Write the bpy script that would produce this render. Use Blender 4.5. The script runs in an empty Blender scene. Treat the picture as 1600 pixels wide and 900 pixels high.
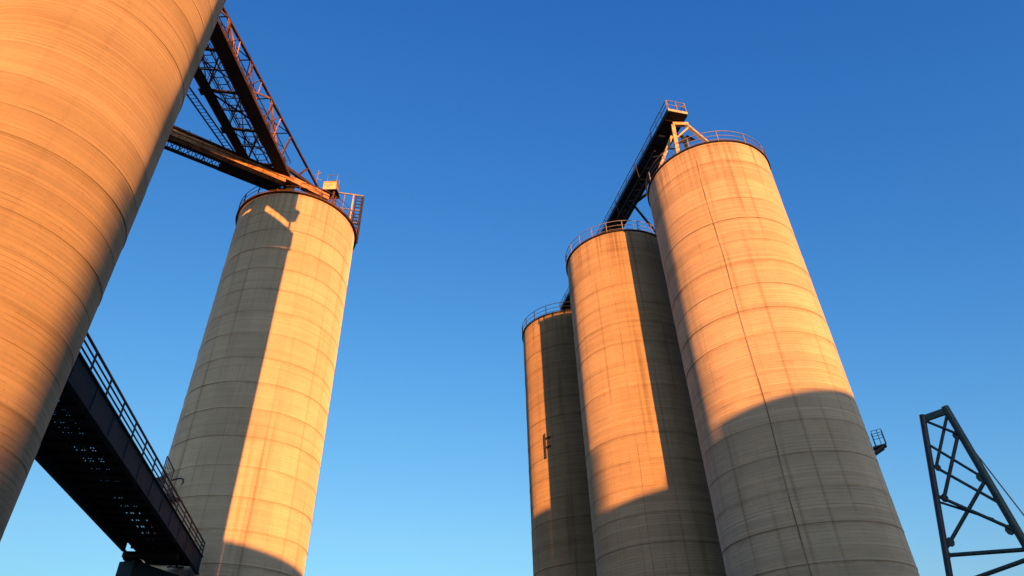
import bpy, math, random
from mathutils import Vector, Matrix
random.seed(7)
scene = bpy.context.scene
COL = scene.collection
PI = math.pi
V = Vector

# ------------------------------------------------------------------ materials
def new_mat(name):
    m = bpy.data.materials.new(name); m.use_nodes = True
    nt = m.node_tree
    for n in list(nt.nodes): nt.nodes.remove(n)
    out = nt.nodes.new('ShaderNodeOutputMaterial')
    b = nt.nodes.new('ShaderNodeBsdfPrincipled')
    nt.links.new(b.outputs[0], out.inputs[0])
    return m, nt, b

def mathn(nt, op, a, b=None, c=None, clamp=False):
    n = nt.nodes.new('ShaderNodeMath'); n.operation = op; n.use_clamp = clamp
    for i, v in enumerate((a, b, c)):
        if v is None: continue
        if isinstance(v, (int, float)): n.inputs[i].default_value = v
        else: nt.links.new(v, n.inputs[i])
    return n.outputs[0]

def noise(nt, vec, scale, detail=3.0, rough=0.55):
    n = nt.nodes.new('ShaderNodeTexNoise')
    n.inputs['Scale'].default_value = scale
    n.inputs['Detail'].default_value = detail
    n.inputs['Roughness'].default_value = rough
    nt.links.new(vec, n.inputs['Vector'])
    return n.outputs['Fac']

def vscale(nt, vec, s, off=(0, 0, 0)):
    n = nt.nodes.new('ShaderNodeMapping')
    n.inputs['Scale'].default_value = s
    n.inputs['Location'].default_value = off
    nt.links.new(vec, n.inputs['Vector'])
    return n.outputs[0]

def maprange(nt, v, a, b, c, d, smooth=True):
    n = nt.nodes.new('ShaderNodeMapRange')
    if smooth: n.interpolation_type = 'SMOOTHSTEP'
    nt.links.new(v, n.inputs['Value'])
    n.inputs['From Min'].default_value = a; n.inputs['From Max'].default_value = b
    n.inputs['To Min'].default_value = c; n.inputs['To Max'].default_value = d
    return n.outputs['Result']

def mixc(nt, fac, a, b, mode='MIX'):
    n = nt.nodes.new('ShaderNodeMix'); n.data_type = 'RGBA'; n.blend_type = mode
    for sock, v in ((n.inputs[0], fac), (n.inputs[6], a), (n.inputs[7], b)):
        if isinstance(v, (int, float)): sock.default_value = v
        elif isinstance(v, tuple): sock.default_value = (*v, 1) if len(v) == 3 else v
        else: nt.links.new(v, sock)
    return n.outputs[2]

LIFT = 1.95
def wnoise(nt, x, y=None):
    n = nt.nodes.new('ShaderNodeTexWhiteNoise'); n.noise_dimensions = '2D'
    cb = nt.nodes.new('ShaderNodeCombineXYZ')
    for i, v in enumerate((x, y)):
        if v is None: continue
        if isinstance(v, (int, float)): cb.inputs[i].default_value = v
        else: nt.links.new(v, cb.inputs[i])
    nt.links.new(cb.outputs[0], n.inputs['Vector'])
    return n.outputs['Value']

def concrete(name, base, dark, seed, H, boards=8, board=1.0, streak=1.0, panel=1.0, hue=(1.07, 0.98, 0.88), joint=1.0, panels=18, ptz=4.0, ptw=0.42, line=1.0):
    """slip-formed wall: boards, lifts, panel joints, rain runs and rust below the rim"""
    m, nt, b = new_mat(name)
    tc = nt.nodes.new('ShaderNodeTexCoord'); oc = tc.outputs['Object']
    off = (seed * 3.1, seed * 1.7, seed * 5.3)
    sep = nt.nodes.new('ShaderNodeSeparateXYZ'); nt.links.new(oc, sep.inputs[0])
    wob = noise(nt, vscale(nt, oc, (0.35, 0.35, 0.2), off), 1.0, 2, 0.5)
    z = mathn(nt, 'ADD', sep.outputs[2], mathn(nt, 'MULTIPLY', wob, 0.05))
    ang = mathn(nt, 'MULTIPLY', mathn(nt, 'ADD', mathn(nt, 'ARCTAN2', sep.outputs[1], sep.outputs[0]), seed * 0.37), panels / (2 * PI))
    lift = mathn(nt, 'DIVIDE', z, LIFT); lf = mathn(nt, 'FLOOR', lift); zf = mathn(nt, 'FRACT', lift)
    bd = mathn(nt, 'DIVIDE', z, LIFT / boards); bi = mathn(nt, 'FLOOR', bd); bf = mathn(nt, 'FRACT', bd)
    pi_ = mathn(nt, 'FLOOR', mathn(nt, 'ADD', ang, mathn(nt, 'MULTIPLY', wnoise(nt, lf, seed), 0.0))); pf = mathn(nt, 'FRACT', ang)
    # tone of each board, lift and panel
    tb = wnoise(nt, bi, seed + 0.5); tl = wnoise(nt, lf, seed + 1.5); tp = wnoise(nt, lf, mathn(nt, 'ADD', pi_, seed * 10.0))
    # patchy, short-range variation along every board
    pt = noise(nt, vscale(nt, oc, (0.55, 0.55, ptz), off), 1.0, 5, 0.68)
    fine = noise(nt, vscale(nt, oc, (0.5, 0.5, 16.0), off), 1.0, 4, 0.7)
    cloud = noise(nt, vscale(nt, oc, (0.22, 0.22, 0.16), off), 1.0, 6, 0.62)
    t = mathn(nt, 'ADD', mathn(nt, 'MULTIPLY', tb, 0.30 * board), mathn(nt, 'MULTIPLY', tl, 0.10))
    t = mathn(nt, 'ADD', t, mathn(nt, 'MULTIPLY', tp, 0.16 * panel))
    t = mathn(nt, 'ADD', t, mathn(nt, 'MULTIPLY', pt, ptw))
    t = mathn(nt, 'ADD', t, mathn(nt, 'MULTIPLY', fine, 0.40 * board))
    mid = 0.15 * board + 0.05 + 0.08 * panel + ptw / 2 + 0.20 * board
    c = mixc(nt, maprange(nt, t, mid - 0.34, mid + 0.30, 0.0, 1.0), dark, base)
    # board lines: thin, broken
    ln = mathn(nt, 'ADD', maprange(nt, bf, 0.0, 0.22, 1, 0), maprange(nt, bf, 0.90, 1.0, 0, 1))
    brk = maprange(nt, noise(nt, vscale(nt, oc, (0.9, 0.9, 3.0), off), 1.0, 3, 0.6), 0.36, 0.62, 0.1, 1)
    ln = mathn(nt, 'MULTIPLY', mathn(nt, 'MULTIPLY', ln, brk), mathn(nt, 'ADD', mathn(nt, 'MULTIPLY', tb, 0.8), 0.2))
    c = mixc(nt, mathn(nt, 'MULTIPLY', ln, 0.55 * line), c, (0.52, 0.46, 0.40), 'MULTIPLY')
    # lift joints with dirt below
    jn = noise(nt, vscale(nt, oc, (0.6, 0.6, 0.5), off), 1.0, 4, 0.65)
    jl = mathn(nt, 'MULTIPLY', maprange(nt, zf, 0.96, 0.985, 0, 1), maprange(nt, jn, 0.35, 0.55, 0.35, 1))
    below = mathn(nt, 'MULTIPLY', mathn(nt, 'POWER', maprange(nt, zf, 0.68, 1.0, 0, 1, False), 2.2), maprange(nt, jn, 0.42, 0.66, 0.0, 1.0))
    c = mixc(nt, mathn(nt, 'MULTIPLY', jl, 0.40 * joint), c, (0.42, 0.36, 0.30), 'MULTIPLY')
    c = mixc(nt, mathn(nt, 'MULTIPLY', below, 0.42 * joint), c, (0.52, 0.46, 0.40), 'MULTIPLY')
    # vertical panel joints
    pj = mathn(nt, 'ADD', maprange(nt, pf, 0.0, 0.03, 1, 0), maprange(nt, pf, 0.97, 1.0, 0, 1))
    pj = mathn(nt, 'MULTIPLY', pj, maprange(nt, noise(nt, vscale(nt, oc, (0.8, 0.8, 0.15), off), 1.0, 3, 0.6), 0.42, 0.6, 0.0, 1))
    c = mixc(nt, mathn(nt, 'MULTIPLY', pj, 0.40 * panel), c, (0.5, 0.44, 0.38), 'MULTIPLY')
    # broader soft runs that follow the panel joints
    pw = mathn(nt, 'ADD', maprange(nt, pf, 0.0, 0.13, 1, 0), maprange(nt, pf, 0.90, 1.0, 0, 1))
    pgate = maprange(nt, noise(nt, vscale(nt, oc, (0.9, 0.9, 0.05), (off[2], off[0], off[1])), 1.0, 3, 0.6), 0.45, 0.60, 0.0, 1)
    c = mixc(nt, mathn(nt, 'MULTIPLY', mathn(nt, 'MULTIPLY', pw, pgate), 0.50 * streak), c, (0.56, 0.50, 0.44), 'MULTIPLY')
    # rain runs: narrow, long, each with its own start
    s1 = noise(nt, vscale(nt, oc, (1.15, 1.15, 0.012), off), 1.0, 3, 0.55)
    s2 = noise(nt, vscale(nt, oc, (3.6, 3.6, 0.04), off), 1.0, 3, 0.6)
    s3 = noise(nt, vscale(nt, oc, (0.7, 0.7, 0.09), (off[1], off[2], off[0])), 1.0, 3, 0.6)
    gate = maprange(nt, s3, 0.44, 0.60, 0.0, 1)
    r1 = mathn(nt, 'MULTIPLY', maprange(nt, s1, 0.56, 0.66, 0, 1), gate)
    r2 = mathn(nt, 'MULTIPLY', maprange(nt, s2, 0.58, 0.70, 0, 1), maprange(nt, s3, 0.40, 0.62, 0.1, 1))
    c = mixc(nt, mathn(nt, 'MULTIPLY', r1, 0.52 * streak), c, (0.46, 0.41, 0.36), 'MULTIPLY')
    c = mixc(nt, mathn(nt, 'MULTIPLY', r2, 0.34 * streak), c, (0.50, 0.44, 0.38), 'MULTIPLY')
    # rust and soot washed down from the rim
    top = maprange(nt, sep.outputs[2], H - 7.0, H, 0, 1)
    r3 = mathn(nt, 'MULTIPLY', mathn(nt, 'MULTIPLY', maprange(nt, s2, 0.46, 0.64, 0, 1), mathn(nt, 'POWER', top, 1.6)), 0.55)
    c = mixc(nt, mathn(nt, 'MULTIPLY', r3, streak), c, (0.55, 0.40, 0.28), 'MULTIPLY')
    c = mixc(nt, maprange(nt, cloud, 0.36, 0.66, 0.0, 0.34), c, (0.72, 0.69, 0.65), 'MULTIPLY')
    c = mixc(nt, maprange(nt, pt, 0.4, 0.62, 0.0, 0.5), c, hue, 'MULTIPLY')
    # pitting
    gr = noise(nt, vscale(nt, oc, (11, 11, 11), off), 1.0, 4, 0.72)
    c = mixc(nt, maprange(nt, gr, 0.3, 0.7, 0.0, 0.22), c, (0.7, 0.68, 0.64), 'MULTIPLY')
    vo = nt.nodes.new('ShaderNodeTexVoronoi'); vo.inputs['Scale'].default_value = 1.0
    nt.links.new(vscale(nt, oc, (4.5, 4.5, 7.0), off), vo.inputs['Vector'])
    pit = mathn(nt, 'MULTIPLY', maprange(nt, vo.outputs['Distance'], 0.06, 0.13, 1, 0), maprange(nt, cloud, 0.48, 0.60, 0, 1))
    c = mixc(nt, mathn(nt, 'MULTIPLY', pit, 0.5), c, (0.45, 0.38, 0.32), 'MULTIPLY')
    nt.links.new(c, b.inputs['Base Color'])
    b.inputs['Roughness'].default_value = 0.9
    b.inputs['Diffuse Roughness'].default_value = 1.0
    b.inputs['Specular IOR Level'].default_value = 0.2
    bm = nt.nodes.new('ShaderNodeBump'); bm.inputs['Strength'].default_value = 0.5
    bm.inputs['Distance'].default_value = 0.016
    h = mathn(nt, 'ADD', mathn(nt, 'MULTIPLY', t, 0.8), mathn(nt, 'MULTIPLY', gr, 0.3))
    h = mathn(nt, 'SUBTRACT', h, mathn(nt, 'ADD', mathn(nt, 'MULTIPLY', ln, 0.5), mathn(nt, 'MULTIPLY', pit, 0.6)))
    nt.links.new(h, bm.inputs['Height']); nt.links.new(bm.outputs[0], b.inputs['Normal'])
    b.inputs['Sheen Weight'].default_value = 1.0; b.inputs['Sheen Roughness'].default_value = 0.35
    nt.links.new(c, b.inputs['Sheen Tint'])
    return m

def steel(name, a, bcol, rough=0.6, scale=1.3, metal=0.0, lo=0.4, hi=0.65, grime=(0.55, 0.45, 0.38)):
    m, nt, b = new_mat(name)
    tc = nt.nodes.new('ShaderNodeTexCoord'); oc = tc.outputs['Object']
    n1 = noise(nt, oc, scale, 6, 0.65)
    n2 = noise(nt, oc, scale * 9, 3, 0.6)
    c = mixc(nt, maprange(nt, n1, lo, hi, 0, 1), a, bcol)
    c = mixc(nt, maprange(nt, n2, 0.45, 0.7, 0, 0.35), c, grime, 'MULTIPLY')
    nt.links.new(c, b.inputs['Base Color'])
    b.inputs['Roughness'].default_value = rough; b.inputs['Metallic'].default_value = metal
    b.inputs['Specular IOR Level'].default_value = 0.3
    return m

M = {}
M['conc_near'] = concrete('warm_board_lined_concrete', (0.345, 0.295, 0.20), (0.235, 0.19, 0.12), 1, 36.4, boards=15, board=0.6, line=1.6, streak=0.2, panel=0.25, joint=0.7, ptz=14.0, ptw=0.45)
M['conc_pale'] = concrete('pale_concrete', (0.49, 0.43, 0.34), (0.36, 0.31, 0.245), 2, 41, boards=10, board=0.4, line=0.55, streak=0.8, panel=1.2, hue=(1.0, 0.97, 0.92), joint=1.0, panels=24)
M['conc_grey'] = concrete('weathered_grey_concrete', (0.49, 0.42, 0.33), (0.33, 0.28, 0.215), 3, 41, boards=10, board=0.75, line=1.6, streak=1.05, panel=0.55, panels=22, ptw=0.34)
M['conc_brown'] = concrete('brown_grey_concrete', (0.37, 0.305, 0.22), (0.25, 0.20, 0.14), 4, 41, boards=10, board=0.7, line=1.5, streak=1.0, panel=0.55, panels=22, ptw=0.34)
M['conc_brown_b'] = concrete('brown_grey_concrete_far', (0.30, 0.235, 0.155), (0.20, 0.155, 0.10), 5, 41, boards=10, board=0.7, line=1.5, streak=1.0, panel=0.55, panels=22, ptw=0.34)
M['joint'] = steel('joint_filler', (0.13, 0.105, 0.08), (0.24, 0.20, 0.145), 0.95, 0.5)
M['rust'] = steel('rusted_steel', (0.10, 0.050, 0.028), (0.04, 0.025, 0.018), 0.8, 0.9)
M['rust_pale'] = steel('faded_primer_steel', (0.36, 0.19, 0.085), (0.13, 0.065, 0.035), 0.8, 1.6)
M['dark'] = steel('dark_weathered_and_shaded_steel', (0.020, 0.017, 0.015), (0.010, 0.009, 0.009), 0.85, 1.2)  # dark steel; also carries painted shade under the truss bridge
M['galv'] = steel('galvanised_steel', (0.17, 0.17, 0.18), (0.11, 0.105, 0.105), 0.55, 2.5)
M['rail_dark'] = steel('dark_painted_rail', (0.030, 0.034, 0.042), (0.018, 0.020, 0.026), 0.55, 2.0)
M['slate'] = steel('slate_blue_painted_steel', (0.008, 0.026, 0.040), (0.006, 0.018, 0.028), 0.85, 0.5, grime=(0.6, 0.6, 0.6))
M['soffit'] = steel('black_deck_steel', (0.016, 0.017, 0.019), (0.010, 0.010, 0.012), 0.85, 0.8)
M['ochre'] = steel('ochre_painted_steel', (0.42, 0.34, 0.20), (0.30, 0.21, 0.11), 0.6, 1.6)
M['teal'] = steel('dark_teal_paint', (0.022, 0.050, 0.052), (0.014, 0.030, 0.036), 0.4, 1.2)
M['navy'] = steel('dark_navy_paint', (0.018, 0.026, 0.052), (0.012, 0.018, 0.036), 0.45, 1.2)
M['cabinet'] = steel('buff_sheet_metal', (0.50, 0.37, 0.22), (0.36, 0.24, 0.13), 0.6, 1.0)
M['roof'] = steel('roof_screed', (0.30, 0.28, 0.25), (0.22, 0.20, 0.18), 0.95, 0.6)
M['brick'] = steel('building_render', (0.30, 0.26, 0.21), (0.23, 0.195, 0.155), 0.9, 0.4)

# ------------------------------------------------------------------ mesh builder
class MB:
    def __init__(s): s.v = []; s.f = []
    def add(s, vs, fs):
        o = len(s.v); s.v += [tuple(x) for x in vs]; s.f += [tuple(i + o for i in f) for f in fs]
        return s
    def frame(s, p, q, up=None):
        p, q = V(p), V(q); d = (q - p).normalized()
        u = V(up) if up is not None else (V((0, 0, 1)) if abs(d.z) < 0.97 else V((0, 1, 0)))
        r = d.cross(u).normalized(); u = r.cross(d).normalized()
        return p, q, r, u
    def bar(s, p, q, w, h, up=None):            # rectangular section
        p, q, r, u = s.frame(p, q, up)
        vs = [c + r * (sx * w / 2) + u * (sy * h / 2) for c in (p, q) for sx, sy in ((-1, -1), (1, -1), (1, 1), (-1, 1))]
        return s.add(vs, [(3, 2, 1, 0), (4, 5, 6, 7), (0, 1, 5, 4), (1, 2, 6, 5), (2, 3, 7, 6), (3, 0, 4, 7)])
    def ibeam(s, p, q, w, h, t=0.03, up=None):   # I section: two flanges and a web
        P, Q, r, u = s.frame(p, q, up)
        s.bar(P + u * (h / 2 - t / 2), Q + u * (h / 2 - t / 2), w, t, u)
        s.bar(P - u * (h / 2 - t / 2), Q - u * (h / 2 - t / 2), w, t, u)
        s.bar(P, Q, t, h - 2 * t, u)
        return s
    def tube(s, pts, rad, n=8, closed=False):
        pts = [V(p) for p in pts]; k = len(pts); o = len(s.v); ref = None
        for i, p in enumerate(pts):
            a = pts[i - 1] if (i or closed) else p
            c = pts[(i + 1) % k] if (i < k - 1 or closed) else p
            d = (c - a).normalized()
            u = V((0, 0, 1)) if abs(d.z) < 0.9 else V((1, 0, 0))
            r = d.cross(u).normalized(); u = r.cross(d).normalized()
            for j in range(n):
                t = 2 * PI * j / n
                s.v.append(tuple(p + r * (rad * math.cos(t)) + u * (rad * math.sin(t))))
        rng = k if closed else k - 1
        for i in range(rng):
            for j in range(n):
                a = o + i * n + j; b = o + i * n + (j + 1) % n
                c = o + ((i + 1) % k) * n + (j + 1) % n; d = o + ((i + 1) % k) * n + j
                s.f.append((a, b, c, d))
        if not closed:
            s.f.append(tuple(o + j for j in reversed(range(n))))
            s.f.append(tuple(o + (k - 1) * n + j for j in range(n)))
        return s
    def lathe(s, prof, n=96, a0=0, a1=None, cap=False):
        o = len(s.v)
        for r, z in prof:
            for j in range(n):
                t = 2 * PI * j / n
                s.v.append((r * math.cos(t), r * math.sin(t), z))
        for i in range(len(prof) - 1):
            for j in range(n):
                a = o + i * n + j; b = o + i * n + (j + 1) % n
                s.f.append((a, b, b + n, a + n))
        if cap:
            s.f.append(tuple(o + (len(prof) - 1) * n + j for j in range(n)))
        return s
    def prism(s, poly, d):                       # planar polygon (3d pts) swept by vector d
        d = V(d); k = len(poly); o = len(s.v)
        s.v += [tuple(V(p)) for p in poly] + [tuple(V(p) + d) for p in poly]
        s.f.append(tuple(o + i for i in range(k))); s.f.append(tuple(o + k + i for i in reversed(range(k))))
        for i in range(k):
            j = (i + 1) % k
            s.f.append((o + i, o + k + i, o + k + j, o + j))
        return s
    def build(s, name, mat, parent=None, smooth=None, loc=None, origin=None):
        me = bpy.data.meshes.new(name)
        vs = s.v
        if origin is not None:
            vs = [(x - origin[0], y - origin[1], z - origin[2]) for x, y, z in vs]
        me.from_pydata(vs, [], s.f); me.validate(); me.update()
        import bmesh
        bm = bmesh.new(); bm.from_mesh(me); bmesh.ops.recalc_face_normals(bm, faces=bm.faces); bm.to_mesh(me); bm.free()
        me.materials.append(mat)
        if smooth is not None:
            for p in me.polygons: p.use_smooth = True
            me.set_sharp_from_angle(angle=math.radians(smooth))
        o = bpy.data.objects.new(name, me); COL.objects.link(o)
        if origin is not None: o.location = origin
        if loc is not None: o.location = loc
        if parent is not None: o.parent = parent
        return o

def thing(name, label, cat, loc, group=None):
    o = bpy.data.objects.new(name, None); COL.objects.link(o)
    o.empty_display_size = 0.5
    o.location = loc; o['label'] = label; o['category'] = cat
    if group: o['group'] = group
    return o
def child(mb, name, mat, root, label=None, smooth=None):
    """mesh given in world coordinates, stored relative to its thing's base"""
    b = V((0, 0, 0)); p = root
    while p is not None:
        b += p.location; p = p.parent
    mb.v = [(x - b.x, y - b.y, z - b.z) for x, y, z in mb.v]
    o = mb.build(name, mat, root, smooth)
    if label: o['label'] = label
    return o
def tag(o, label=None, cat=None, group=None, kind=None):
    for k, v in (('label', label), ('category', cat), ('group', group), ('kind', kind)):
        if v: o[k] = v
    return o

# ------------------------------------------------------------------ ground
def ground_mat():
    m, nt, b = new_mat('gravel_yard')
    tc = nt.nodes.new('ShaderNodeTexCoord'); oc = tc.outputs['Object']
    a = noise(nt, oc, 0.05, 5); g = noise(nt, oc, 6.0, 4, 0.7)
    c = mixc(nt, maprange(nt, a, 0.4, 0.6, 0, 1), (0.07, 0.065, 0.055), (0.11, 0.10, 0.085))
    c = mixc(nt, maprange(nt, g, 0.35, 0.7, 0, 0.6), c, (0.6, 0.57, 0.52), 'MULTIPLY')
    nt.links.new(c, b.inputs['Base Color']); b.inputs['Roughness'].default_value = 0.95
    return m
g = MB(); G = 4000
g.add([(-G, -G, 0), (G, -G, 0), (G, G, 0), (-G, G, 0)], [(0, 1, 2, 3)])
tag(g.build('ground', ground_mat()), kind='structure')

# ------------------------------------------------------------------ silos
R = 5.0
def silo(cx, cy, H, mat, label, seed, seams, rail_mat, toe_mat, posts, ledge, group=None, R=5.0, gf=1.0):
    rnd = random.Random(seed)
    root = thing('concrete_silo', label, 'silo', (cx, cy, 0), group)
    prof = []; z = 0.0
    while z < H - 0.3:
        z1 = min(z + LIFT, H)
        r = R + rnd.uniform(-0.009, 0.009)
        dp = gf * rnd.choice((0.012, 0.03, 0.045, 0.025)); hh = gf * rnd.choice((0.03, 0.045, 0.06))
        rd = rnd.choice((0.0, 0.0, 0.012, 0.02))
        prof += [(r, z + hh)]
        if rd: prof += [(r + rd, z + hh + 0.01), (r + rd, z + hh + 0.10), (r, z + hh + 0.115)]
        # a faint intermediate form line
        zm = z + LIFT * rnd.uniform(0.35, 0.65)
        if rnd.random() < 0.7 and zm < H - 0.5: prof += [(r, zm), (r - 0.012, zm + 0.006), (r - 0.012, zm + 0.02), (r, zm + 0.026)]
        if z1 < H - 0.3: prof += [(r, z1 - 0.005), (R - dp, z1), (R - dp, z1 + hh - 0.005)]
        else: prof += [(r, H)]
        z = z1
        if H - z < 0.3: break
    b = MB(); b.lathe(prof, 256)
    b.build('shell', mat, root, smooth=30)
    rf = MB(); rf.lathe([(R - 0.02, H - 0.02), (R - 0.02, H + 0.02), (0.9, H + 0.22), (0.9, H + 0.22)], 96, cap=True)
    rf.build('roof', M['roof'], root, smooth=40)
    lg = MB(); lg.lathe([(R - 0.05, H - 0.42), (R + ledge, H - 0.42), (R + ledge, H - 0.34), (R - 0.05, H - 0.34)], 128) if ledge > 0.25 else \
        lg.lathe([(R - 0.05, H + 0.024), (R + ledge, H + 0.024), (R + ledge, H + 0.13), (R - 0.05, H + 0.13)], 128)
    lg.build('rim_ledge', toe_mat, root, smooth=30)
    rr = R + ledge - 0.05
    rl = MB()
    zb = H + 0.1
    for hz, rad in ((1.12, 0.032), (0.60, 0.024), (0.16, 0.022)):
        rl.tube([(rr * math.cos(2 * PI * i / 96), rr * math.sin(2 * PI * i / 96), zb + hz) for i in range(96)], rad, 6, True)
    rail = rl.build('railing', rail_mat, root, smooth=50)
    pm = None
    for k in range(posts):
        a = 2 * PI * (k + 0.37) / posts
        if pm is None:
            p = MB(); p.bar((0, 0, -0.5 if ledge > 0.25 else -0.08), (0, 0, 1.14), 0.07, 0.06, (0, 1, 0))
            o = p.build('post', rail_mat, rail); pm = o
        else:
            o = pm.copy(); COL.objects.link(o); o.parent = rail
        o.location = (rr * math.cos(a), rr * math.sin(a), zb); o.rotation_euler = (0, 0, a)
    for ang, w, dep in seams:
        sm = MB(); a = math.radians(ang); pts = []
        n = 26
        for i in range(n):
            aa = a + math.radians(0.5 * math.sin(i * 0.9 + seed) + 0.5 * math.sin(i * 0.33 + seed))
            pts.append((aa, 0.02 + i * (H - 0.6) / (n - 1)))
        for (a1, z1), (a2, z2) in zip(pts[:-1], pts[1:]):
            q = lambda aa, zz, rr_: (rr_ * math.cos(aa), rr_ * math.sin(aa), zz)
            hw = w / R / 2
            sm.add([q(a1 - hw, z1, R - 0.05), q(a1 + hw, z1, R - 0.05), q(a1 + hw * 0.6, z1, R + dep), q(a1 - hw * 0.6, z1, R + dep),
                    q(a2 - hw, z2, R - 0.05), q(a2 + hw, z2, R - 0.05), q(a2 + hw * 0.6, z2, R + dep), q(a2 - hw * 0.6, z2, R + dep)],
                   [(0, 1, 2, 3), (7, 6, 5, 4), (0, 4, 5, 1), (1, 5, 6, 2), (2, 6, 7, 3), (3, 7, 4, 0)])
        sm.build('joint_strip', M['joint'], root)
    return root

A = (-12.89, 12.17); B = (-19.05, 44.37); C_ = (16.92, 40.43); D = (10.42, 50.48); E_ = (6.06, 63.35)
SG = 'tall concrete silos'
A_H = 36.4
silo(*A, A_H, M['conc_near'], 'huge near concrete silo at the left edge, sunlit orange, its top out of view', 11, [], M['galv'], M['dark'], 14, 0.15, SG, R=2.75, gf=0.25)
silo(*B, 41.05, M['conc_pale'], 'pale yellow silo left of centre, left half shaded, truss bridge on its roof', 23, [], M['rust'], M['rust'], 18, 0.22, SG)
silo(*C_, 41.1, M['conc_grey'], 'largest silo of the right-hand row, orange above and grey in shade below', 35, [(-116.2, 0.085, 0.03)], M['galv'], M['dark'], 14, 0.12, SG)
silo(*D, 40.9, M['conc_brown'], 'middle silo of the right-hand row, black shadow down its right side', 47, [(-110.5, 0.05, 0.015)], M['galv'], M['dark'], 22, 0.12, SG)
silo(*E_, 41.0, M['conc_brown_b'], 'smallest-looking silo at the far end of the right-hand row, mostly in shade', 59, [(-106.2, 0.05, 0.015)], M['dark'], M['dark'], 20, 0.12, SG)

# unseen head works added over the near silo, shaping the pale silo's shadow
SD = V((math.sin(math.radians(15)), -math.cos(math.radians(15)), 0))     # towards the sun, horizontal
NX = V((math.cos(math.radians(15)), math.sin(math.radians(15)), 0))      # across the sun
def sn(n, t, z): p = NX * n - SD * t; return (p.x, p.y, z)
hh = thing('shadow_head_house', 'unseen head house and chute added over the near left silo to shape a shadow', 'head house', (A[0], A[1], A_H + 0.3))
w = MB(); w.prism([sn(-17.0, 13.5, 36.75), sn(-6.45, 13.5, 36.75), sn(-6.45, 13.5, 38.15), sn(-9.1, 13.5, 40.55), sn(-9.15, 13.5, 41.65), sn(-10.35, 13.5, 41.65), sn(-10.4, 13.5, 41.1), sn(-11.4, 13.5, 41.45), sn(-11.6, 13.5, 41.7), sn(-17.0, 13.5, 41.7)], -SD * 2.6)
child(w, 'wall', M['dark'], hh)
w = MB(); w.prism([sn(-17.0, 13.9, 41.6), sn(-9.35, 13.9, 41.5), sn(-7.05, 13.9, 39.35), sn(-6.5, 13.9, 39.45), sn(-6.3, 13.9, 40.6), sn(-6.7, 13.9, 40.8), sn(-6.7, 13.9, 42.5), sn(-17.0, 13.9, 42.5)], -SD * 1.6)
child(w, 'chute', M['rust'], hh)
for n in (-16.5, -9.2, -6.9):
    w = MB(); w.bar(sn(n, 14.7, 38.0 if n > -8 else 40.5), sn(n, 14.7, 41.6 if n < -9 else 40.5), 0.16, 0.16); child(w, 'post', M['dark'], hh)

# ------------------------------------------------------------------ conveyor truss bridge, left
def BLp(y, z=42.5): return V((-21.98 + 0.066 * (y - 28.4), y, z))
def BRp(y, z=42.5): return V((-19.33 + 0.047 * (y - 26.2), y, z))
def TRp(y, z=46.0): return V((-19.87 + 0.118 * (y - 25.9), y, z))
def TLp(y, z=46.0): return V((-21.7 + 0.05 * (y - 28.4), y, z))
br = thing('truss_bridge', 'rusty steel truss conveyor bridge running from the near silo to the pale silo', 'conveyor bridge', (-20.0, 24.0, 42.5))
m = MB(); m.ibeam(BLp(8.5), BLp(37.2), 0.60, 0.40, 0.05); child(m, 'bottom_chord', M['dark'], br)
m = MB(); m.bar(BRp(8.5) + V((0, 0, -0.05)), BRp(40.1) + V((0, 0, -0.05)), 0.86, 0.30); child(m, 'bottom_chord', M['dark'], br)  # near-black colour puts the underside's shade into this chord
m = MB(); m.bar(BRp(8.5) + V((0.455, 0, -0.05)), BRp(40.1) + V((0.455, 0, -0.05)), 0.04, 0.34); child(m, 'lit_side_plate', M['rust'], br)  # separate rust plate colours in the chord's sunlit side
m = MB(); m.bar(BRp(8.5) - V((0, 0, 0.235)), BRp(40.0) - V((0, 0, 0.235)), 0.98, 0.045); child(m, 'flange', M['dark'], br)  # black flange continues the underside shade held in the colour
m = MB(); m.bar(TRp(8.5), TRp(44.6), 0.18, 0.18); child(m, 'top_chord', M['rust'], br)
m = MB(); m.bar(TLp(8.5), TLp(38.5), 0.10, 0.12); child(m, 'top_chord', M['dark'], br)
ys = [12 + 3.6 * i for i in range(8)]
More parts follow.
